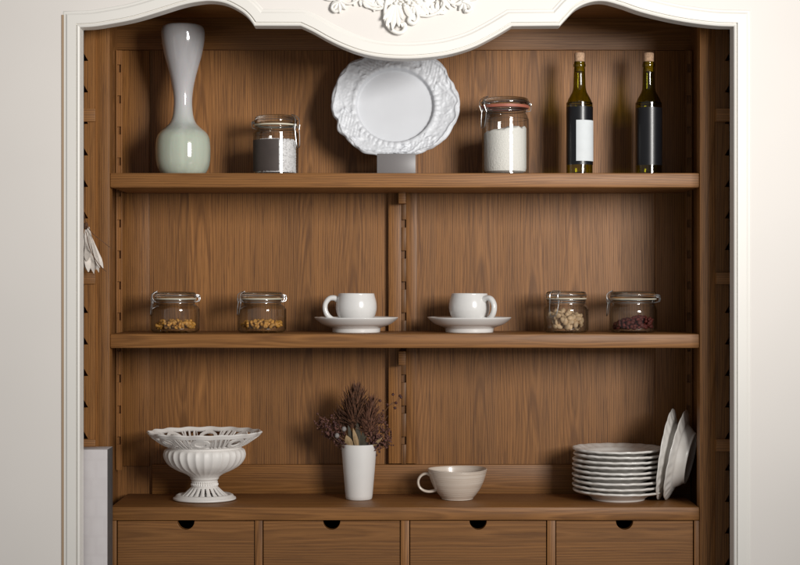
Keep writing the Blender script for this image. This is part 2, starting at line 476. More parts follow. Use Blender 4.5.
# central hanging shell with its curled rim
scroll([(389, -6), (386, 4), (385, 14), (386, 22), (390, 29), (396, 33), (402, 33), (405, 29), (404, 25), (401, 26)], 1.6, 2.6, .010)
for a, (L, w) in zip((-2.2, -1.95, -1.7, -1.45, -1.2), ((22, 3), (27, 3.4), (29, 3.6), (26, 3.4), (20, 3))): leaf(396, 3, a, L, w, .012, -.10, .5, .006)
scroll([(412, 2), (416, 10), (418, 18), (414, 24), (409, 22), (410, 18)], 1.6, 2.4, .008)
leaf(404, 4, -1.0, 22, 4, .012, .1, .5, .006); leaf(407, 0, -.72, 26, 4.5, .012, .1, .5, .004)
# blossom cluster
for k in range(26):
    a = k * 2.4; rr = 1.1 * math.sqrt(k) * 1.9
    lump(408 + rr * math.cos(a) * 1.3, 2 - rr * math.sin(a) * .7, rng.uniform(1.6, 2.8), rng.uniform(1.5, 2.4), rng.uniform(.008, .018))
for a in range(10): leaf(425, 1, a * .63, 10, 2.6, .010, .2, .5, .006)
lump(425, 1, 2.6, 2.6, .017)
for k in range(6): leaf(414 + k * 4.6, 6 + k * .8, -1.25 + k * .14, 10 - k * .3, 2.3, .010, .15, .5, .005)
scroll([(420, 16), (428, 16.5), (436, 14), (442, 9), (444, 3), (441, -2)], 1.2, 2.2, .007)
# left acanthus leaf
scroll([(391, 4), (382, 6.5), (372, 6), (364, 1), (360, -6)], 1.0, 2.0, .007)
for k in range(6): leaf(388 - k * 4.2, 2 - k * .9, -2.2 - k * .12, 8, 2.1, .008, .2, .5, .005)
# running scrolls that tie the small leaves to the centre
scroll([(358, -4), (364, 3), (371, 8.5), (379, 9.5), (385, 7)], 1.0, 1.7, .006)
scroll([(341, 0), (347, 4), (354, 3), (360, -2)], 1.0, 1.6, .006); scroll([(446, -2), (450, 3), (456, 4.5), (462, 1)], 1.0, 1.6, .006)
for k in range(5): leaf(379 - k * 6.0, 1 - k * .6, -1.3 - k * .1, 7.5, 2.0, .008, .2, .5, .004)
for k in range(4): leaf(437 + k * 4.6, 3 - k * 1.0, -1.5 + k * .15, 9, 2.1, .008, .2, .5, .004)
for k in range(7): lump(372 + rng.uniform(-9, 9), -1 + rng.uniform(-2, 3), rng.uniform(1.4, 2.4), rng.uniform(1.2, 2.), rng.uniform(.006, .011))
for k in range(46):
    px = rng.uniform(362, 448); py = rng.uniform(-7, 7) - abs(px - 405) * .06
    if rng.random() < .6: leaf(px, py, rng.uniform(-3.0, -.15), rng.uniform(6, 10), rng.uniform(1.6, 2.5), .008, rng.uniform(.1, .3), .5, rng.uniform(.002, .008))
    else: lump(px, py, rng.uniform(1.3, 2.4), rng.uniform(1.2, 2.2), rng.uniform(.006, .014))
# outer small leaves
for sx, cx in ((-1, 339), (1, 464)):
    for a, L in ((-.4, 8), (-.95, 11), (-1.5, 12.5), (-2.05, 11), (-2.6, 9)): leaf(cx, 1, a, L, 2.5, .010, .1, .6, .005)
    scroll([(cx - sx * 2, 2), (cx + sx * 5, 5), (cx + sx * 7, 9), (cx + sx * 4, 12), (cx + sx * 1, 11)], 1.1, 1.9, .009)
    lump(cx, 0, 4, 3, .014); leaf(cx, -2, -.1 if sx > 0 else -3.0, 14, 2.4, .009, .1, .5, .004)
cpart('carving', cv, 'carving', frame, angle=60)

# carcass
yB = .284; xl, xr = -.95, .98
ZT = .705
c = MB(); c.box(xl, xr, yB, yB + .018, Z(650) + .02, ZT + .04); cpart('back_panel', c, 'back', smooth=False)
c = MB(); c.box(xl, xr, -.098, yB - .002, ZT, ZT + .03); cpart('top_board', c, 'shelf', smooth=False)
for x in (xl, xr): c = MB(); c.box(x - .02, x, -.098, yB + .02, Z(650) + .02, ZT + .03); cpart('outer_panel', c, 'side', smooth=False)
c = MB(); c.box(xl - .02, xr + .02, -.098, yB + .02, Z(650), Z(650) + .018); cpart('base_board', c, 'shelf', smooth=False)
yS = yB - .007
def bx(name, px0, px1, py0, py1, yf, yb, mat, bev=.0012, parent=None, yref=None):
    r = yf if yref is None else yref
    return cpart(name, MB().box(X(px0, r), X(px1, r), yf, yb, Z(py1, r), Z(py0, r), bev), mat, parent)
# rails and stiles of the back
bx('top_rail', 110, 700, 16, 50, yS - .004, yB, 'rail')
bx('stile', 121.5, 149.5, 50.4, 466, yS, yB, 'stile'); bx('stile', 655.3, 690, 50.4, 466, yS, yB, 'stile')
bx('stile', 388.5, 401.2, 50.4, 463.6, yS - .012, yB, 'stile'); bx('stile', 406.2, 417, 50.4, 463.6, yS - .006, yB, 'stile')
def rack(px0, px1, yf, yb, tops, hgt, parent=None, y0=50.4, y1=470, mat='rack', rail=0.):
    m = MB(); edges = []; cur = y0
    for t in tops: edges.append((cur, t)); cur = t + hgt
    edges.append((cur, y1))
    for a, b in edges:
        if b > a: m.box(X(px0 + rail, yf), X(px1 - rail, yf), yf + (.0004 if rail else 0), yb - .004, Z(b, yf), Z(a, yf), 0 if rail else .0006)
    if rail:
        for a, b in ((px0, px0 + rail - .02), (px1 - rail + .02, px1)): m.box(X(a, yf), X(b, yf), yf, yb - .004, Z(y1, yf), Z(y0, yf), .0006)
    m.box(X(px0, yf), X(px1, yf), yb - .004, yb, Z(y1, yf), Z(y0, yf))
    return cpart('ratchet_strip', m, mat)
tops = [63 + 31 * k - 2.0 for k in range(13)]
tops = [219.5 - 31 * k for k in range(5, 0, -1)] + [219.5 + 31 * k for k in range(8)]
rack(401.4, 406.0, yS - .012, yB - .0005, tops, 8., y1=464)
rack(116.0, 122.0, yB - .045, yB - .033, tops, 8., mat='stile', rail=1.1)
rack(686.0, 692.0, yB - .045, yB - .033, tops, 8., mat='stile', rail=1.1)
# side panels and front posts
zb = Z(650) + .018
for p0, p1, q0, q1 in ((95.5, 109.8, 104, 116.0), (699.6, 715.2, 692.6, 705)):
    cpart('side_panel', MB().box(X(q0, yB - .03), X(q1, yB - .03), .040, yB - .0005, zb, ZT - .0005), 'side', smooth=False)
    cpart('post', MB().box(X(p0), X(p1), -.003, .0395, zb, ZT - .0005, .0015), 'post')
# sawtooth racks in the outer compartments
def saw(px_in, px_out, yf, yb):
    s = 1 if px_out > px_in else -1
    po = [(X(px_in, yf), Z(20, yf)), (X(px_out - 3 * s, yf), Z(20, yf))]
    y = 29.5
    while y < 640:
        po += [(X(px_out, yf), Z(y + 5.5, yf)), (X(px_out, yf), Z(y + 24, yf)), (X(px_out - 4.2 * s, yf), Z(y + 31.4, yf)), (X(px_out, yf), Z(y + 31.5, yf))]
        po.pop(); po += [(X(px_out - 0.2 * s, yf), Z(y + 31.6, yf))]
        y += 31.5
    po += [(X(px_in, yf), Z(y, yf))]
    cpart('ratchet_strip', MB().prism(po, yf, yb), 'rack' if s > 0 else 'post', smooth=False)
saw(95.2, 84.0, -.012, .012); saw(715.6, 729.0, -.012, .012)
for a, b in ((108.5, 121.5), (272.5, 284), (439.5, 451.5)):
    bx('side_shelf', 45, 95.2, a, b, -.020, .26, 'shelf', .0015); bx('side_shelf', 716.2, 770, a, b, -.020, .26, 'shelf', .0015)
# main shelves
for py0, py1 in ((173, 187.6), (334, 348)):
    c = MB().box(X(110.1), X(699.3), 0, yS - .0135, Z(py1), Z(py0), .0028)
    cpart('shelf', c, 'shelf')
for py in (188.2, 348.6):
    bx('cleat', 398.5, 405.8, py + 2, py + 16, .215, yS - .013, 'shelf', .001, yref=.25)
# counter, backsplash, drawers
cpart('counter', MB().box(X(110.1), X(699.3), -.002, yS - .014, Z(520.2), ZC, .0028), 'shelf')
bx('backsplash', 152, 690, 464.6, 494, yS - .009, yB - .001, 'rail', .0016)
zd = Z(521.2)
dr = ((117, 254.2), (263, 400), (409.8, 546.6), (556, 693.6))
edges_ = [110.1] + [v for d in dr for v in d] + [699.4]
for k in range(0, 10, 2):
    bx('drawer_divider', edges_[k] + .6 * (k > 0), edges_[k + 1] - .6 * (k < 8), 520.6, 648, .002, .10, 'stile')
for a, b in dr:
    x0, x1 = X(a + .3), X(b - .3); xm = (x0 + x1) / 2; r = .0215
    arc = [(xm - r * math.cos(t), zd - r * 1.02 * math.sin(t)) for t in [PI * k / 20 for k in range(21)]]
    po = [(x0, Z(600)), (x0, zd)] + arc + [(x1, zd), (x1, Z(600))]
    d = cpart('drawer', MB().prism(po, .005, .026, .0009), 'drawer', smooth=False)
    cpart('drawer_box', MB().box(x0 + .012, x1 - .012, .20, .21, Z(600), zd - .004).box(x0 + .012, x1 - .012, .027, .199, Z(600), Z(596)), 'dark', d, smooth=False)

# ------------------------------------------------------------------ generic vessels
YI = .14; K = KS(YI)
PB1, PB2, PBC = 282.5 - Z1 / K, 282.5 - Z2 / K, 282.5 - ZC / K
def pxprof(P, pb, k=K): return [(hw * k, (pb - y) * k) for hw, y in P]

# tall opal vase
prof = [(0, 176.6), (17, 176.6), (20.5, 175.3), (24.2, 171), (26.6, 164), (27.4, 155), (27.3, 146), (26.2, 138), (23, 132.4), (17.5, 127.8), (13.2, 123.4), (10.6, 117), (9.4, 108), (9.2, 100), (10.2, 90), (12.6, 78), (15.8, 66), (18.6, 56), (20.8, 45), (21.8, 36), (21.6, 30.5), (20.2, 27), (17.4, 25.6), (15.6, 26.3), (16.5, 30), (18.5, 38), (17, 50), (12, 70), (7, 95), (6, 115), (0, 120)]
zz = pxprof(prof, PB1)
v = MB().lathe([zz[0]] + cr(zz[1:], 4), 72)
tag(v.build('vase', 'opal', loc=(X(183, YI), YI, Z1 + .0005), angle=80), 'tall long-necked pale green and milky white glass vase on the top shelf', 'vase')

# clip-top jars
def jar(px, pb, zs, label, hw, y_body, y_sh, nk, y_neck, y_lid0, y_lid1, clasp, y=YI, gasket='gasket', lever=.034, lidw=None, k=None):
    k = k or KS(y); pb = 282.5 - zs / k
    H = lambda py: (pb - py) * k
    lw = (lidw or nk + .6) * k
    root = thing('glass_jar', label, 'jar', (X(px, y), y, zs + .0006), 'clip-top glass jars on the shelves')
    h_b, h_s, h_n, l0, l1 = H(y_body), H(y_sh), H(y_neck), H(y_lid0), H(y_lid1)
    R, rn = hw * k, nk * k; w = .0032
    o = [(R * .80, 0), (R * .92, .0015), (R * .985, .006), (R, .014), (R, h_b), (R * .985, h_b + (h_s - h_b) * .35), (rn + (R - rn) * .45, h_b + (h_s - h_b) * .75), (rn * .985, h_s), (rn * .975, h_s + (h_n - h_s) * .35), (rn * .99, h_s + (h_n - h_s) * .5), (rn * 1.0, h_n - .0035), (rn * 1.03, h_n - .0025), (rn * 1.03, h_n - .0006)]
    i = [(rn * .90, h_n - .0006), (rn * .90, h_s), (rn + (R - rn) * .40 - w, h_b + (h_s - h_b) * .72), (R - w, h_b), (R - w, .016), (R * .86, .0075), (R * .5, .0065), (0, .0065)]
    prof = [(0, .003), (R * .6, .003), (R * .74, 0)] + cr(o, 3)
    MB().lathe(prof, 56).build('glass_body', 'glass', root, angle=50)
    t = l1 - l0
    lid = [(0, l0 + t * .25), (lw * .80, l0 + t * .25), (lw * .84, l0 - .003), (lw * .87, l0 - .003), (lw * .88, l0 + .0004), (lw * 1.0, l0 + .0006), (lw * 1.02, l0 + t * .18), (lw * 1.02, l0 + t * .55), (lw * .99, l0 + t * .80), (lw * .92, l0 + t * .93), (lw * .80, l0 + t), (lw * .7, l0 + t * .93), (lw * .4, l0 + t * .88), (0, l0 + t * .88)]
    L = MB().lathe(lid, 56).build('lid', 'lid', root, angle=40)
    g = [(lw * .89, h_n), (lw * 1.01, h_n), (lw * 1.03, h_n + .001), (lw * 1.03, l0 - .0004), (lw * .89, l0 - .0004)]
    MB().lathe(g + [g[0]], 56).build('gasket', gasket, root)
    # wires (in a frame where the clasp is at +x)
    m = MB(); wr = .0010; zn = h_s + (h_n - h_s) * .40; rr = rn * .985 + wr
    m.tube([(rr * math.cos(a), rr * math.sin(a), zn) for a in [2 * PI * q / 40 for q in range(40)]], wr, 6, True)
    m.tube([(rr * math.cos(a), rr * math.sin(a), zn + .006) for a in [2 * PI * q / 40 for q in range(40)]], wr, 6, True)
    rl = lw * 1.03 + wr
    m.tube([(rl * math.cos(a), rl * math.sin(a), l0 + t * .42) for a in [2 * PI * q / 40 for q in range(40)]], wr * .9, 6, True)
    rt = rl + .003
    for s in (-1, 1):   # hinge coils opposite
        m.tube([(-rr, s * .010, zn), (-rt - .003, s * .010, zn + .003), (-rt - .005, s * .010, (zn + l0) / 2 + .004), (-rt - .002, s * .010, l0 + t * .45), (-rl + .001, s * .010, l0 + t * .5)], wr, 6)
        for q in range(3):
            m.tube([(-rt - .001 + .0030 * math.cos(a), s * (.008 + .0024 * q), l0 + t * .25 + .0030 * math.sin(a)) for a in [2 * PI * u / 12 for u in range(12)]], wr * .9, 5, True)
        # clasp: strap up over the rim
        m.tube(cr([(rr, s * .012, zn), (rr + .005, s * .012, zn + .004), (rt + .002, s * .012, l0), (rt + .001, s * .012, l0 + t * .6), (lw * .93, s * .010, l0 + t * 1.02)], 3), wr, 6)
    m.tube([(lw * .93, -.010, l0 + t * 1.02), (lw * .93, .010, l0 + t * 1.02)], wr, 6)
    m.build('wire_bail', 'wire', root).rotation_euler.z = clasp
    m = MB(); x0 = rr + .004
    m.tube(cr([(x0, -.013, zn + .006), (x0 + .004, -.013, zn - .004), (x0 + .006, -.012, zn - lever * .5), (x0 + .0075, -.009, zn - lever * .9), (x0 + .008, -.004, zn - lever), (x0 + .008, .004, zn - lever), (x0 + .0075, .009, zn - lever * .9), (x0 + .006, .012, zn - lever * .5), (x0 + .004, .013, zn - .004), (x0, .013, zn + .006)], 3), wr, 6)
    m.tube([(x0 + .004, -.013, zn - .004), (rt + .003, -.013, l0 - .001)], wr, 6); m.tube([(x0 + .004, .013, zn - .004), (rt + .003, .013, l0 - .001)], wr, 6)
    m.build('clasp_lever', 'wire', root).rotation_euler.z = clasp
    return root, R, k, H
def nuts(name, label, cat, jr, n, mat, size, top, shape, seed, bias=0.):
    root, R, k, H = jr
    rg = random.Random(seed); m = MB(); base = .009
    for q in range(n):
        a = rg.uniform(0, 2 * PI); r = (R - .006 - size) * math.sqrt(rg.random())
        x, y = r * math.cos(a), r * math.sin(a)
        tp = base + size * .5 + max(0, (top - base) * (1 - .55 * (r / R) ** 2 + bias * x / R))
        z = base + size * .45 + rg.random() * max(.001, tp - base - size * .8)
        e = Euler((rg.uniform(0, 6), rg.uniform(0, 6), rg.uniform(0, 6)))
        s = size * rg.uniform(.8, 1.15)
        if shape == 'cashew':
            P = []
            for u in range(7):
                b = (u / 6 - .5) * 2.6
                p = e.to_matrix() @ Vector((s * .8 * math.cos(b) - s * .6, s * .8 * math.sin(b), 0)); P.append((x + p.x, y + p.y, max(.009 + s * .2, z + p.z)))
            m.tube(P, [s * f for f in (.2, .42, .50, .46, .50, .44, .2)], 8)
        else:
            m.ball((x, y, z), s, 9, 7, (1., .72, .52 if shape == 'almond' else .85), e, .10, rg)
    o = m.build(name, mat, loc=root.location, angle=70)
    return tag(o, label, cat, kind='stuff')
GJ = 'clip-top jar'
j = jar(175.3, 0, Z2, 'small clip-top glass jar of golden nuts standing nearest the left post', 24.3, 311, 304.2, 19.8, 299.6, 298.2, 291.8, math.radians(196), y=.13)
nuts('nuts', 'golden brown nuts lying in the leftmost small jar', 'nuts', j, 120, 'gold_nut', .0088, (332 - 320.5) * K, 'cashew', 3)
j = jar(261.8, 0, Z2, 'small clip-top glass jar of golden nuts beside the left white cup', 24.3, 311, 304.2, 19.8, 299.6, 298.2, 291.8, math.radians(200), y=.13)
nuts('nuts', 'golden brown nuts lying in the jar beside the left cup', 'nuts', j, 120, 'gold_nut', .0088, (332 - 320.5) * K, 'cashew', 8)
j = jar(566.2, 0, Z2, 'small clip-top glass jar of pale beige nuts beside the right white cup', 22.4, 311, 305, 19.2, 299.4, 298, 291.2, math.radians(232), y=.13)
nuts('nuts', 'pale beige shelled nuts heaped in the jar near the right cup', 'nuts', j, 120, 'pale_nut', .0112, (332 - 312) * K, 'almond', 21, -.12)
j = jar(633.2, 0, Z2, 'small clip-top glass jar of dark red dried berries near the right post', 23.6, 312, 305, 21.6, 299.8, 298.4, 291.2, math.radians(163), y=.13, lidw=22.6)
nuts('dried_berries', 'dark red dried berries heaped in the rightmost jar', 'dried berries', j, 330, 'red_berry', .0058, (332 - 317) * K, 'round', 5, .35)
# jar with a dark label and white pellets
j = jar(275.8, 0, Z1, 'medium clip-top glass jar with a blank dark label and white pellets, top shelf', 22.6, 137, 130.5, 20.2, 126.6, 125.0, 116.0, math.radians(-22), lever=.05)
root, R, k, H = j
m = MB(); rg = random.Random(9); hh = H(141.5); rc = R - .0072
m.lathe([(0, .0085), (rc - .003, .0085), (rc - .0015, .012), (rc - .0015, hh), (0, hh + .003)], 40)
for q in range(900):
    a = rg.uniform(0, 2 * PI); z = rg.uniform(.010, hh); m.ball(((rc - .001) * math.cos(a), (rc - .001) * math.sin(a), z), rg.uniform(.0018, .0028), 6, 4)
for q in range(260):
    a = rg.uniform(0, 2 * PI); r = rc * math.sqrt(rg.random()) * .97; m.ball((r * math.cos(a), r * math.sin(a), hh + .002), rg.uniform(.0018, .0028), 6, 4)
tag(m.build('pellets', 'pearl', loc=root.location), 'small white pellets filling the jar with the dark label', 'pellets', kind='stuff')
def patch(rad, th, a0, a1, z0, z1, n=28):
    m = MB(); vs = []; fs = []
    for i in range(n + 1):
        a = a0 + (a1 - a0) * i / n
        for r, z in ((rad, z0), (rad, z1), (rad + th, z1), (rad + th, z0)): vs.append((r * math.cos(a), r * math.sin(a), z))
    for i in range(n):
        for q in range(4): fs.append((i * 4 + q, i * 4 + (q + 1) % 4, i * 4 + 4 + (q + 1) % 4, i * 4 + 4 + q))
    fs += [(0, 1, 2, 3), tuple(n * 4 + q for q in (3, 2, 1, 0))]
    return m.add(vs, fs)
patch(R + .0004, .0005, math.radians(-168), math.radians(-78), H(172.2), H(141)).build('label_patch', 'brown_label', root)
# tall storage jar of white powder
j = jar(505.2, 0, Z1, 'tall clip-top glass jar of white powder with an orange rubber seal', 23.4, 124, 113.5, 20.6, 109.2, 106.2, 98.2, math.radians(205), gasket='gasket_red', lever=.045, lidw=23.2)
root, R, k, H = j
rc = R - .0058; hh = H(130)
def fmod(i, th, r, z):
    return (r, z + (.006 * noise.noise(Vector((r * 40 * math.cos(th), r * 40 * math.sin(th), 3.3))) + .004 * noise.noise(Vector((r * 90 * math.cos(th), r * 90 * math.sin(th), 1.3))) + .006 * math.cos(th) * r / rc if i >= 8 else 0))
fp = [(0, .008), (rc * .8, .008), (rc * .96, .012), (rc, .02), (rc, .04), (rc, .06), (rc, .08), (rc, hh * .9)] + [(rc, hh - .003), (rc * .95, hh), (rc * .8, hh + .001), (rc * .6, hh + .002), (rc * .4, hh + .003), (rc * .2, hh + .003), (0, hh + .003)]
tag(MB().lathe(fp, 56, mod=fmod).build('white_powder', 'flour', loc=root.location), 'white powder filling the tall jar with the orange seal', 'powder', kind='stuff')

# wine bottles
def bottle(px, label, labels):
    root = thing('wine_bottle', label, 'bottle', (X(px, YI), YI, Z1 + .0006), 'corked wine bottles on the top shelf')
    P = [(12.0, 176.5), (12.9, 175.4), (13.1, 172), (13.1, 109), (12.7, 104.5), (11.4, 100.2), (9.2, 96), (7.3, 92.4), (6.3, 88), (6.0, 80), (5.6, 70), (5.2, 67.6), (6.0, 67.2), (6.1, 64.6), (5.5, 64.2), (5.5, 62.4), (4.6, 62.0)]
    q = pxprof(P, PB1)
    MB().lathe([(0, .012), (6 * K, .010), (10.5 * K, .0008)] + cr(q, 3), 48).build('glass_body', 'bottle', root, angle=50)
    MB().lathe(pxprof([(0, 72), (4.5, 72), (4.6, 62.2), (5.05, 61.6), (5.2, 54.2), (4.8, 53.4), (0, 53.2)], PB1), 24).build('cork', 'cork', root)
    for mat, a0, a1, y0, y1, o in labels:
        patch(13.1 * K + o, .0005, math.radians(a0), math.radians(a1), (PB1 - y1) * K, (PB1 - y0) * K, 40).build('bottle_label', mat, root)
bottle(579.5, 'corked green wine bottle with a white label pasted over a black one', [('black_label', -173, -10, 107.6, 165.5, .0004), ('white_label', -110, -10, 121.4, 162, .0012)])
bottle(648.6, 'corked green wine bottle with an all black label near the right post', [('black_label', -172, -8, 108.6, 166, .0004)])

# ------------------------------------------------------------------ relief platter on its stand
yP = .16; kP = KS(yP); tilt = math.radians(14)
cxp, cyp = 395, 105
OUT = [(460, 107), (458.5, 95), (454, 84), (449, 78), (446, 68), (440, 61), (428, 52), (412, 46), (395, 44.5), (378, 47), (362, 56), (350, 62), (343, 69), (337, 80), (333, 91), (331, 104), (333, 115), (337, 122), (338, 131), (346, 139), (353, 146), (362, 153), (374, 156), (395, 155.5), (414, 156), (426, 152), (434, 148), (446, 139), (451, 131), (456, 122)]
an = []
for a, b in OUT:
    dx, dz = (a - cxp), (cyp - b) / math.cos(tilt); an.append((math.atan2(dz, dx) % (2 * PI), math.hypot(dx, dz) * kP))
an.sort()
def Rout(th):
    th %= 2 * PI
    for i in range(len(an)):
        a0, r0 = an[i]; a1, r1 = an[(i + 1) % len(an)]
        if i == len(an) - 1: a1 += 2 * PI
        t = th if th >= a0 else th + 2 * PI
        if a0 <= t <= a1 or (i == len(an) - 1 and th < an[0][0]):
            f = (t - a0) / (a1 - a0); f = f * f * (3 - 2 * f); return (r0 + (r1 - r0) * f) * (.993 + .014 * abs(math.sin(th * 10 + .4)) ** .7)
    return an[0][1]
Rw = 38.8 * kP
carts = [math.radians(a) for a in (42, -62, 118, 205)]
def relief(th, r):
    R = Rout(th); h = 0.
    if r < Rw * 1.02: base = -.010 + .002 * (r / Rw) ** 2
    else: base = 0
    w = sm(Rw * .965, Rw * 1.02, r); h = -.010 * (1 - w) + .006 * sm(Rw, R, r)
    # gadroon ring round the well
    d = (r - Rw * 1.07) / (Rw * .075)
    h += math.exp(-d * d) * (.0022 + .0026 * abs(math.sin(th * 19 + 2.2 * math.sin(3 * th))))
    if r > Rw * 1.1:
        t = (r - Rw * 1.1) / (R - Rw * 1.1)
        x, y = r * math.cos(th), r * math.sin(th)
        for c in carts:
            dl = (th - c + PI) % (2 * PI) - PI
            wd = .30 + .05 * math.sin(t * 9 + c * 3)
            if abs(dl) < wd + .12:
                e = math.exp(-((abs(dl) - wd) / .035) ** 2); h += e * (.0030 + .0015 * math.sin(t * 26))
                ins = sm(wd, wd - .05, abs(dl)) * sm(0, .12, t) * sm(1, .9, t)
                h += ins * (.0010 + .0009 * math.sin((x + .5 * y) * 560) * math.sin((y - .5 * x) * 470) + .0012 * noise.noise(Vector((x * 120, y * 120, 8.1))))
        # outer c-scroll border
        bt = .86 + .06 * math.sin(th * 14 + 1.5 * math.sin(th * 5))
        h += .0045 * math.exp(-((t - bt) / .055) ** 2)
        bt2 = .55 + .22 * math.sin(th * 9 + 1.1)
        h += .0022 * math.exp(-((t - bt2) / .06) ** 2) * (.5 + .5 * math.sin(th * 4 + .6))
        h += .0016 * noise.noise(Vector((x * 70, y * 70, 1.7)))
        h += .0012 * noise.noise(Vector((x * 170, y * 170, 4.7)))
        h -= .004 * sm(.94, 1., t)
    return h
m = MB(); NTH, NR = 420, 96; vs = []; fs = []
for side in (0, 1):
    for i in range(NR + 1):
        for q in range(NTH):
            th = 2 * PI * q / NTH; R = Rout(th); r = max(.0005, R * (i / NR))
            h = relief(th, r) if side == 0 else (-.006 + -.010 * (1 - sm(Rw * .8, Rw * 1.15, r)) + .006 * sm(Rw, R, r))
            vs.append((r * math.cos(th), -h, r * math.sin(th)))
B = (NR + 1) * NTH
for i in range(NR):
    for q in range(NTH):
        u = (q + 1) % NTH
        fs.append((i * NTH + q, i * NTH + u, (i + 1) * NTH + u, (i + 1) * NTH + q)); fs.append((B + i * NTH + q, B + (i + 1) * NTH + q, B + (i + 1) * NTH + u, B + i * NTH + u))
for q in range(NTH):
    u = (q + 1) % NTH; fs.append((NR * NTH + q, NR * NTH + u, B + NR * NTH + u, B + NR * NTH + q))
fs.append(tuple(range(NTH))); fs.append(tuple(B + q for q in range(NTH))[::-1])
m.add(vs, fs)
RX = Matrix.Rotation(-tilt, 3, 'X')
zc_ = Z(cyp, yP); zb_ = Z(156, yP)
m.v = [tuple(RX @ Vector(p) + Vector((0, 0, zc_ - zb_))) for p in m.v]
tag(m.build('platter', 'platter', loc=(X(cxp, yP), yP, zb_), angle=75), 'large white scalloped relief platter propped upright on the grey stand', 'platter')
ps = thing('plate_stand', 'small grey display stand holding up the relief platter', 'stand', (X(396, yP), .13, Z1 + .0006))
hS = zb_ - Z1 - .002
a = MB().box(X(377, .1) - X(396, yP), X(415.5, .1) - X(396, yP), -.038, -.030, 0, hS + .002, .001).build('front_plate', 'stand', ps)
MB().box(-.047, .047, -.0295, .10, 0, .005, .001).build('base', 'stand', ps)
MB().box(-.046, .046, -.0295, .03, .0055, hS - .006, .001).build('ledge', 'stand', ps)
MB().prism([(-.012, .0055), (.012, .0055), (.008, .16), (-.008, .16)], .094, .099).build('back_rest', 'stand', ps)

# ------------------------------------------------------------------ cups and saucers
def cup_saucer(px, hand_ang, lc, ls):
    zs = Z2
    sp = [(0, .004), (21, .004), (22.3, 0), (23.8, .0), (24.2, .009), (26, .0125), (34, .0200), (40, .0315), (41.8, .0365), (41.9, .0378), (41, .0385), (36, .030), (28, .0255), (22, .024), (0, .023)]
    P = [(a * K, z) for a, z in sp]
    s = MB().lathe([P[0]] + cr(P[1:], 3), 72).build('saucer', 'porcelain', loc=(X(px, YI), YI, zs + .0006), angle=60)
    tag(s, ls, 'saucer', 'white saucers on the middle shelf')
    root = thing('cup', lc, 'cup', (X(px, YI), YI, zs + .0006 + .0245), 'white cups on the middle shelf')
    h = 29.0
    cp = [(0, 0.8), (11, .8), (12, 0), (13.5, 0), (15.5, 2), (18.2, 6), (20, 11), (20.5, 15), (20.2, 20), (19, 25), (18.2, 28), (18.0, 29), (17.3, 29.3), (16.9, 28.6), (17.8, 24), (18.8, 19), (19.0, 14), (17.8, 8), (14, 4), (6, 2.6), (0, 2.4)]
    P = [(a * K, z * K) for a, z in cp]
    MB().lathe([P[0]] + cr(P[1:], 3), 64).build('bowl', 'porcelain', root, angle=60)
    hp = cr([(18.2, 0, 22.5), (22, 0, 24.6), (27, 0, 24), (30.8, 0, 19), (31.0, 0, 12.5), (28, 0, 6.5), (23, 0, 3.0), (16.5, 0, 3.6)], 4)
    n = len(hp)
    o = MB().tube([(a * K, b, c * K) for a, b, c in hp], [K * (3.1 - .5 * math.sin(PI * i / (n - 1))) for i in range(n)], 12, flat=1.25, up=(0, 1, 0)).build('handle', 'porcelain', root, angle=70)
    o.rotation_euler.z = hand_ang
cup_saucer(356.3, math.radians(180 + 2), 'white porcelain cup with its handle pointing left', 'white saucer under the cup whose handle points left')
cup_saucer(469.4, math.radians(-41), 'white porcelain cup with its handle pointing right', 'white saucer under the cup whose handle points right')

# ------------------------------------------------------------------ pedestal bowl
yb = .135; kb = KS(yb); pbb = 282.5 - ZC / kb
root = thing('pedestal_bowl', 'white ceramic pedestal bowl with pierced flaring rim and fluted body', 'bowl', (X(204.6, yb), yb, ZC + .0006)); root.scale.y = .9
Hb = lambda py: (pbb - py) * kb
def gad(i, th, r, z): return (r * (1 + gamp[i] * (abs(math.sin(th * 15)) - .5)), z)
pf = cr([(14, 478.5), (15, 476.5), (20, 473.2), (28, 469.6), (35, 465), (39.2, 459.5), (40.6, 454.5), (39.5, 450), (36.5, 447.6), (37.2, 446.2)], 4)
inn = [(35.6, 446), (37, 452), (35, 460), (28, 467), (16, 471), (0, 472)]
pf2 = [(r * kb, Hb(y)) for r, y in pf] + [(r * kb, Hb(y)) for r, y in inn]
gamp = [-.032 * sm(478, 470, y) * sm(447.8, 451, y) for r, y in pf] + [0] * 6
MB().lathe(pf2, 360, mod=gad).build('fluted_body', 'bisque', root, angle=70)
# stem
st = cr([(0, 486.5), (12, 486.5), (13.4, 485.4), (13.2, 483.4), (12.2, 482.6), (13.0, 481.6), (12.6, 480.6), (13.4, 479.6), (14.6, 478.4)], 3)
sp_ = [(r * kb, Hb(y)) for r, y in st]
def bead(i, th, r, z): return (r * (1 + (.035 * math.cos(th * 36) if 6 < i < 16 else 0)), z)
MB().lathe(sp_, 216, mod=bead).build('stem', 'bisque', root, angle=60)
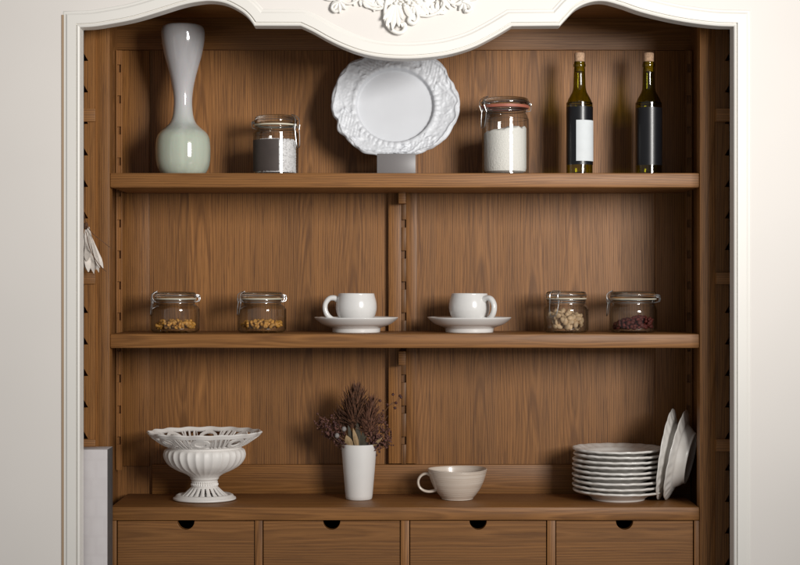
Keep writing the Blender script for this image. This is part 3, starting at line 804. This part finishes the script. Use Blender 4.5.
# pierced grids with thickness
def pierced(m, fo, fi, nu, nv, keep):
    vs = []; fs = []
    for f in (fo, fi):
        for j_ in range(nv + 1):
            for i_ in range(nu): vs.append(f(2 * PI * i_ / nu, j_ / nv))
    B = nu * (nv + 1)
    kp = [[keep(2 * PI * (i_ + .5) / nu, (j_ + .5) / nv) for i_ in range(nu)] for j_ in range(nv)]
    for j_ in range(nv):
        for i_ in range(nu):
            if not kp[j_][i_]: continue
            a, b = j_ * nu + i_, j_ * nu + (i_ + 1) % nu; c_, d_ = b + nu, a + nu
            fs.append((a, b, c_, d_)); fs.append((B + a, B + d_, B + c_, B + b))
            if not kp[j_][i_ - 1]: fs.append((a, d_, B + d_, B + a))
            if not kp[j_][(i_ + 1) % nu]: fs.append((b, B + b, B + c_, c_))
            if j_ == 0 or not kp[j_ - 1][i_]: fs.append((a, B + a, B + b, b))
            if j_ == nv - 1 or not kp[j_ + 1][i_]: fs.append((d_, c_, B + c_, B + d_))
    return m.add(vs, fs)
NM = 8
def rim(th, t, o):
    r = (36.6 + 20.6 * t ** .9 + 0.9 * t * t * math.cos(th * NM * 2)) * kb
    z = Hb(446.6) + (13.2 * (t ** 1.25) + 0.35 * t * t * math.cos(th * NM * 2) + (0.9 * sm(.85, 1., t))) * kb
    return ((r - o * .0030) * math.cos(th), (r - o * .0030) * math.sin(th), z + o * .0032)
def rkeep(th, t):
    ph = (th * NM / (2 * PI) + .27) % 1.0
    if t < .07 or t > .89: return True
    a = (ph - .30) / .62 * 2.05; b = (t - .49) / .60 * 1.5
    if ph < .60:
        rr = math.hypot(a, b)
        if rr < .52: return False
        if rr < .82: return True
        return not (abs(a) < .98 and .13 < t < .84 and abs(a) > .30)
    q = ((ph - .60) / .40 * 3.2 + t * .7) % 1.0
    return not (.12 < t < .84 and .26 < q < .86 and .61 < ph < .97)
pierced(MB(), lambda a, t: rim(a, t, 0), lambda a, t: rim(a, t, 1), 960, 40, rkeep).build('pierced_rim', 'bisque', root, angle=50)
def ft(th, t, o):
    q = sm(0, 1, t); r = (27.0 - 14.2 * (t ** .72)) * kb; z = Hb(496.2) + 10.2 * (t ** 1.25) * kb
    fl = 1 + .03 * math.cos(th * 20) * math.sin(PI * t)
    return ((r * fl - o * .003) * math.cos(th), (r * fl - o * .003) * math.sin(th), z - o * .001)
def fkeep(th, t):
    ph = (th * 20 / (2 * PI)) % 1.0; w = .20 + .10 * math.sin(PI * (t - .1) / .75)
    return not (.16 < t < .86 and abs(ph - .5) < w * .62)
pierced(MB(), lambda a, t: ft(a, t, 0), lambda a, t: ft(a, t, 1), 600, 30, fkeep).build('pierced_foot', 'bisque', root, angle=50)
ba = [(22, 499.6), (30, 499.6), (31.4, 498.6), (31.2, 497.2), (29.4, 496.2), (28.4, 494.6), (26.8, 493.8), (24.5, 494.6), (22, 497), (22, 499.6)]
ba = [(r, pbb + (y - 499.6)) for r, y in ba]
MB().lathe([(r * kb, (pbb - y) * kb) for r, y in ba], 96).build('base_ring', 'bisque', root, angle=50)

# ------------------------------------------------------------------ flower vase
yv = .15; kv = KS(yv); pbv = 282.5 - ZC / kv
vx = X(359, yv); HV = lambda py: (pbv - py) * kv
P = [(0, pbv), (12.4, pbv), (13.1, pbv - .8), (13.6, pbv - 4), (15.6, 472), (17.7, 445.2), (17.75, 444.3), (17.2, 443.9), (16.6, 444.6), (14.6, 470), (12.3, pbv - 3), (0, pbv - 3)]
tag(MB().lathe([(r * kv, HV(y)) for r, y in P], 64).build('flower_vase', 'vase_white', loc=(vx, yv, ZC + .0006), angle=40), 'white tapered ceramic vase holding dried flowers on the counter', 'vase')
def sprig(name, label, cat): return thing(name, label, cat, (vx, yv, ZC + .0006 + HV(470)), 'dried stems in the white vase')
OZ = HV(470)
def fp(px, py, dy=0.): return Vector(((px - 359) * kv, dy, HV(py) - OZ))
rg = random.Random(12)
def stem(root, pts, r=.0011):
    m = MB().tube(cr([tuple(p) for p in pts], 4), r, 6); return m.build('stem', 'twig', root)
def cone_head(root, base, tip, rad, n, mat, seed, name='flower_head'):
    rq = random.Random(seed); ax = (tip - base); L = ax.length; ax.normalize()
    s1 = ax.orthogonal().normalized(); s2 = ax.cross(s1); m = MB()
    m.tube([base + ax * (L * t) for t in (0, .25, .5, .75, .9)], [rad * .25, rad * .42, rad * .4, rad * .25, rad * .05], 10)
    for q in range(n):
        t = (q + .5) / n; a = q * 2.39996
        rr = rad * (math.sin(PI * min(1., .12 + .86 * t)) ** .75) * .52
        out = s1 * math.cos(a) + s2 * math.sin(a)
        b = base + ax * (L * .82 * t) + out * rr * .5
        d = (out * (1.15 - .85 * t) + ax * (.55 + .6 * t) + Vector((rq.uniform(-.2, .2), rq.uniform(-.2, .2), rq.uniform(-.2, .2))))
        m.blade(b, d, ax.cross(out), rad * rq.uniform(.35, .95), rad * .042, bend=rq.uniform(-.1, .3), cup=.3, th=.0005, nu=4)
    return m.build(name, mat, root, angle=60)
def berry_spray(root, origin, tips, berries, mat, rad, seed, fl=None):
    rq = random.Random(seed); st_ = MB(); bm_ = MB()
    for tp in tips:
        mid = origin.lerp(tp, .55) + Vector((rq.uniform(-.006, .006), rq.uniform(-.006, .006), .006))
        P = cr([tuple(origin), tuple(mid), tuple(tp)], 4); st_.tube(P, [.0010 - .0004 * i / len(P) for i in range(len(P))], 5)
        for q in range(berries):
            t = rq.uniform(.45, 1.0); b = Vector(P[min(len(P) - 1, int(t * (len(P) - 1)))])
            o = Vector((rq.gauss(0, 1), rq.gauss(0, 1), rq.gauss(.3, 1))).normalized() * rq.uniform(.005, .014)
            st_.tube([b, b + o], .0004, 4); bm_.ball(b + o, rad * rq.uniform(.7, 1.25), 7, 5, jit=.12, rng=rq)
            if fl and rq.random() < fl:
                for z in range(3): bm_.blade(b + o, (rq.uniform(-1, 1), rq.uniform(-1, 1), rq.uniform(-.4, 1)), (rq.uniform(-1, 1), 1, .2), .008, .0028, th=.0004, nu=3)
    st_.build('stem', 'twig', root); return bm_.build('berries', mat, root, angle=60)
r_ = sprig('dried_flower', 'tallest dark feathery dried flower cone rising over the vase', 'dried flower'); stem(r_, [fp(357, 470), fp(356, 445), fp(354, 424)]); cone_head(r_, fp(354, 428), fp(355.5, 391.5), 21.5 * kv, 330, 'bract', 1)
r_ = sprig('dried_flower', 'shorter rusty brown feathery dried flower cone right of the tallest one', 'dried flower'); stem(r_, [fp(361, 470, -.01), fp(365, 446, -.012), fp(368, 430, -.015)]); cone_head(r_, fp(367, 434, -.015), fp(371.5, 400, -.02), 16.5 * kv, 260, 'bract_tip', 2)
r_ = sprig('dried_flower', 'small dark dried flower cone low at the left of the bunch', 'dried flower'); stem(r_, [fp(354, 470), fp(347, 446), fp(341, 432)]); cone_head(r_, fp(343, 434, .012), fp(338, 412, .016), 11.5 * kv, 170, 'bract', 3)
r_ = sprig('dried_sprig', 'mauve floret sprig leaning far left out of the white vase', 'dried flower'); berry_spray(r_, fp(352, 462), [fp(313, 421), fp(318, 414, -.01), fp(325, 419, .01), fp(327, 428, -.02), fp(333, 417), fp(336, 430, -.015), fp(320, 426, .02)], 26, 'mauve', .0026, 4, .5)
r_ = sprig('dried_sprig', 'dark berry sprig reaching over the left rim of the white vase', 'dried flower'); berry_spray(r_, fp(354, 458, -.01), [fp(324, 425, -.02), fp(331, 434, -.03), fp(337, 440, -.03), fp(328, 415, -.01)], 14, 'berry', .0028, 5)
r_ = sprig('dried_sprig', 'mauve floret sprig spreading over the right rim of the white vase', 'dried flower'); berry_spray(r_, fp(364, 460), [fp(384, 420), fp(389, 428, -.01), fp(380, 437, -.03), fp(388, 441, -.02), fp(376, 428, -.03), fp(385, 412, .01), fp(391, 436, .01)], 26, 'mauve', .0026, 6, .4)
r_ = sprig('dried_sprig', 'dark berry sprig in the right half of the bunch', 'dried flower'); berry_spray(r_, fp(364, 460), [fp(378, 414), fp(388, 416, .01), fp(386, 432, -.02), fp(376, 438, -.035), fp(390, 444, -.02)], 13, 'berry', .0030, 7)
r_ = sprig('dried_sprig', 'thin sprig of loose dark berries at the far right of the bunch', 'dried flower')
sm_ = MB(); bm_ = MB(); P = cr([tuple(fp(364, 462)), tuple(fp(376, 430)), tuple(fp(386, 410)), tuple(fp(394, 402))], 5); sm_.tube(P, .0008, 5)
for a, b in ((380, 401), (393, 394.5), (396, 403), (400, 396), (395, 408), (401, 397.5), (387, 405)):
    bp_ = Vector(P[-3]); tp = fp(a, b, rg.uniform(-.01, .01)); sm_.tube(cr([tuple(bp_), tuple(bp_.lerp(tp, .5) + Vector((0, 0, -.004))), tuple(tp)], 3), .0005, 4); bm_.ball(tp, .0038, 9, 7, jit=.08, rng=rg)
sm_.build('stem', 'twig', r_); bm_.build('berries', 'berry', r_)
for q, (px, py, lx, ly, w, mat, lab, dy) in enumerate([
    (357, 456, 349, 425, 3.2, 'dkleaf', 'dark narrow dry leaf standing just left of the bunch centre', -.03), (360, 456, 358, 420, 3.0, 'dkleaf', 'dark narrow dry leaf upright in the bunch centre', -.034),
    (362, 456, 366, 424, 3.0, 'dkleaf', 'dark narrow dry leaf leaning just right of the bunch centre', -.032), (359, 452, 354, 428, 2.6, 'straw', 'thin straw coloured leaf among the dark centre leaves', -.037),
    (352, 450, 347, 435, 4.0, 'straw', 'broad straw coloured leaf curling over the vase rim', -.036), (366, 452, 383, 438, 2.4, 'straw', 'small straw coloured leaf by the right vase rim', -.036)]):
    a = fp(px, py, dy * .6); b = fp(lx, ly, dy)
    r_ = sprig('dried_leaf', lab, 'dried leaf')
    MB().blade(a, b - a, (1, .2, 0), (b - a).length, w * kv, bend=.12, cup=.35, th=.0005, nu=8).build('leaf_blade', mat, r_)
    stem(r_, [fp(359 + (px - 359) * .4, 474), a, a.lerp(b, .15)], .0009)
for px, py, lab in ((344.5, 428, 'round grey dried bud at the left front of the bunch'), (337.5, 434.5, 'small grey dried bud low at the left of the bunch')):
    r_ = sprig('dried_bud', lab, 'dried bud'); b = fp(px, py, -.034)
    m = MB().ball(b, .0062, 12, 9, (1, 1, 1.1)); m.build('bud_head', 'bud', r_); stem(r_, [fp(356, 470), fp(351, 446, -.02), b])

# ------------------------------------------------------------------ ribbed beige cup
yc = .15; kc = KS(yc); pbc = 282.5 - ZC / kc; cx = 457.3
root = thing('wide_cup', 'wide ribbed beige stoneware cup with a ring handle on the counter', 'cup', (X(cx, yc), yc, ZC + .0006))
P = [(0, .8), (13, .8), (14, 0), (15.6, .2), (16.2, 1.6), (19, 5), (22.6, 10), (25.6, 16), (27.8, 22), (29.4, 28), (29.8, 29.3), (29.4, 30.0), (28.6, 29.6), (27.0, 23), (24.8, 17), (21.6, 11), (17, 6), (8, 3.4), (0, 3.2)]
pr = cr([(a * kc, z * kc) for a, z in P[1:]], 8)
def rib(i, th, r, z):
    a = (z / kc) % 2.5
    f = .00038 * math.sin(2 * PI * z / (2.1 * kc)) if (24 < i < 84 and z > 3 * kc) else 0
    return (r + f * (1 + .3 * math.sin(3 * th + z * 60)), z + .0012 * math.sin(th * 2 + .6) * sm(20 * kc, 30 * kc, z))
MB().lathe([(0, .8 * kc)] + pr, 80, mod=rib).build('bowl', 'beige', root, angle=70)
hp = cr([(-27.6, 0, 24), (-31, 0, 25.4), (-36, 0, 23.5), (-39, 0, 18.5), (-38.2, 0, 12.6), (-34, 0, 8.6), (-28, 0, 7.4), (-21.6, 0, 8.6)], 4); n = len(hp)
MB().tube([(a * kc, b, c_ * kc) for a, b, c_ in hp], [kc * (1.7 - .35 * math.sin(PI * i / (n - 1))) for i in range(n)], 10, flat=2.1, up=(0, 1, 0)).build('handle', 'beige', root, angle=70)

# ------------------------------------------------------------------ plates
yp = .146; kp = KS(yp); Rp = 45.2 * kp
def plate_mesh(Rp, h, deep, seed, nth=144):
    rq = random.Random(seed); ph = rq.uniform(0, 6)
    if deep: P = [(0, .004), (.50, .004), (.52, 0), (.56, 0), (.57, .005), (.63, .013), (.70, .024), (.76, h * .72), (.84, h * .84), (.94, h * .95), (.99, h), (1.0, h + .0016), (.985, h + .0028), (.93, h * .95 + .0035), (.84, h * .84 + .0038), (.74, h * .70 + .004), (.66, .022), (.55, .012), (.3, .009), (0, .009)]
    else: P = [(0, .0035), (.52, .0035), (.54, 0), (.58, 0), (.59, .004), (.66, .009), (.72, h * .60), (.82, h * .76), (.92, h * .90), (.985, h), (1.0, h + .0018), (.992, h + .0056), (.92, h * .90 + .0060), (.82, h * .76 + .0044), (.72, h * .60 + .0036), (.64, .0105), (.55, .0082), (.3, .0078), (0, .0078)]
    pr = [P[0]] + cr(P[1:], 3)
    pr = [(r * Rp, z) for r, z in pr]
    def mod(i, th, r, z):
        w = sm(.74, 1.0, r / Rp); s = abs(math.sin(th * 8 + ph))
        return (r * (1 + w * (.020 * (s ** .6) - .018)), z + w * (.0008 * (s - .5) + .0006 * math.sin(2 * th + ph)) + (.0010 * math.sin(th * 24 + ph) * sm(.76, .84, r / Rp) * sm(1., .94, r / Rp)))
    return MB().lathe(pr, nth, mod=mod)
names = ['topmost', 'second from the top', 'third from the top', 'fourth from the top', 'middle one', 'fourth from the bottom', 'third from the bottom', 'second from the bottom', 'lowest']
pitch = .01344
rg = random.Random(31)
for q in range(9):
    z = ZC + .0006 + (8 - q) * pitch
    o = plate_mesh(Rp * rg.uniform(.992, 1.006), .0215, False, 50 + q).build('plate', 'plate', loc=(X(617.8, yp) + rg.uniform(-.002, .002), yp + rg.uniform(-.002, .002), z), angle=70)
    o.rotation_euler = (math.radians(rg.uniform(-.25, .25)) * (q < 8), math.radians(rg.uniform(-.25, .25)) * (q < 8), rg.uniform(0, 6))
    tag(o, 'white scalloped plate, %s of the stack of nine' % names[q], 'plate', 'white plates stacked on the counter')
def lean(px_b, py_b, px_t, y0, lab, seed, yaw):
    Rq = 46.0 * kp
    o = plate_mesh(Rq, .036, True, seed).build('soup_plate', 'plate', angle=70)
    zb_ = ZC + .001; xt = X(px_t, y0); xb = X(px_b, y0)
    a = math.asin((xt - xb) / (2 * Rq))
    nv = Vector((-math.cos(a) * math.cos(yaw), math.cos(a) * math.sin(yaw), math.sin(a)))     # concave side: left, turned away from the lens
    up = Vector((math.sin(a) * math.cos(yaw), -math.sin(a) * math.sin(yaw), math.cos(a)))
    sd = up.cross(nv)
    R3 = Matrix((up, sd, nv)).transposed()
    R3 = Matrix((up, nv.cross(up), nv)).transposed()
    o.rotation_euler = R3.to_euler()
    # lowest point of the rim touches the counter
    o.location = Vector((xb, y0, zb_)) + up * Rq - nv * .037
    bpy.context.view_layer.update()
    lo = min((o.matrix_world @ v.co).z for v in o.data.vertices); o.location.z += ZC + .0005 - lo
    tag(o, lab, 'soup plate', 'soup plates leaning in the right corner')
lean(659.6, 499, 673.2, .138, 'deep white plate leaning on edge next to the plate stack', 71, math.radians(18))
lean(667.0, 499, 686.2, .138, 'deep white plate leaning on edge nearest the right cabinet side', 72, math.radians(19))

# ------------------------------------------------------------------ box at the lower left and hanging dried flower
yx = -.088
bxr = thing('box', 'upright pale grey patterned box standing behind the left frame edge', 'box', (X(96, yx), yx, Z(650) + .0186))
zb0 = Z(650) + .0186; zt = Z(449.6, yx)
MB().box(X(76, yx) - X(96, yx), X(107.2, yx) - X(96, yx), 0, .0045, 0, zt - zb0, .0006).build('front_cover', 'card', bxr)
MB().box(X(76, yx) - X(96, yx), X(107.2, yx) - X(96, yx), .0047, .078, 0, zt - zb0 - .0008, .0006).build('box_body', 'spine', bxr)
MB().box(X(76, yx) - X(96, yx), X(107.2, yx) - X(96, yx) - .0008, .0046, .0776, zt - zb0 - .0006, zt - zb0, .0002).build('box_top', 'card', bxr)

yf = -.055; kf = KS(yf)
fl = thing('dried_flower', 'white dried flower head hanging beside the left frame edge', 'dried flower', (X(87, yf), yf, Z(222, yf)))
def gp(px, py, dy=0.): return Vector(((px - 87) * kf, dy, -(py - 222) * kf))
rq = random.Random(6)
for q, (tx, ty, w, dy) in enumerate([(82, 271, 3.4, 0), (88, 272.5, 3.8, -.006), (94, 273.5, 3.2, -.010), (98, 272, 3.0, -.004), (102.5, 268.5, 2.6, .004), (90, 262, 4.2, -.012), (84, 262, 4.2, -.010), (97, 262, 2.4, .008), (91, 271.5, 3.6, .006), (86, 270, 3.6, .008), (96, 270, 3.0, .010), (100, 268, 2.6, -.008)]):
    a = gp(86.5 + q * .25, 227 + (q % 3) * 2); b = gp(tx, ty, dy)
    MB().blade(a, b - a, (1, .35 * math.sin(q * 2.1), 0), (b - a).length, w * kf, bend=.16 * math.sin(q * 1.7), cup=.15, th=.0007, nu=9, shape=lambda t: (.25 + .75 * t ** .8) * (1 - max(0, t - .80) ** 1.3 * 7.5)).build('petal', 'petal', fl, angle=60)
MB().ball(gp(86, 226), .006, 10, 8, (1, 1, 1.6)).build('calyx', 'twig', fl)
for P in ([gp(83, 206), gp(84.5, 216), gp(86.5, 225)], [gp(88, 226, -.01), gp(94, 234, -.014), gp(104, 242, -.012), gp(111, 248, -.005)], [gp(87, 232, -.014), gp(92, 250, -.022), gp(100, 264, -.020), gp(107, 271.5, -.01)]):
    MB().tube(cr([tuple(p) for p in P], 5), .0010, 6).build('stem', 'twig', fl)

# ------------------------------------------------------------------ light, world, camera
w = bpy.data.worlds.new('World'); sc.world = w; w.use_nodes = True
bg = w.node_tree.nodes['Background']; bg.inputs[0].default_value = (1.0, .985, .965, 1); bg.inputs[1].default_value = .28
ld = bpy.data.lights.new('softbox', 'AREA'); ld.shape = 'RECTANGLE'; ld.size = 1.05; ld.size_y = 1.25; ld.energy = 22.2; ld.spread = math.radians(58); ld.color = (1., .972, .935)
lo = bpy.data.objects.new('softbox', ld); col.objects.link(lo); lo.location = (2.05, -3.6, .74)
lo.rotation_euler = (Vector((-0.02, 0, .54)) - Vector(lo.location)).to_track_quat('-Z', 'Y').to_euler()
cd = bpy.data.cameras.new('camera'); cam = bpy.data.objects.new('camera', cd); col.objects.link(cam)
cam.location = (0, -D, 0); cam.rotation_euler = (PI / 2, 0, 0); cd.sensor_width = 36; cd.sensor_fit = 'HORIZONTAL'
cd.lens = 36 * D / (800 * S); cd.clip_end = 100; sc.camera = cam
sc.view_settings.view_transform = 'Standard'; sc.view_settings.look = 'None'; sc.view_settings.exposure = 0; sc.view_settings.gamma = 1
sc.cycles.use_denoising = True; sc.cycles.transparent_max_bounces = 32; sc.cycles.max_bounces = 10; sc.cycles.sample_clamp_indirect = 4.
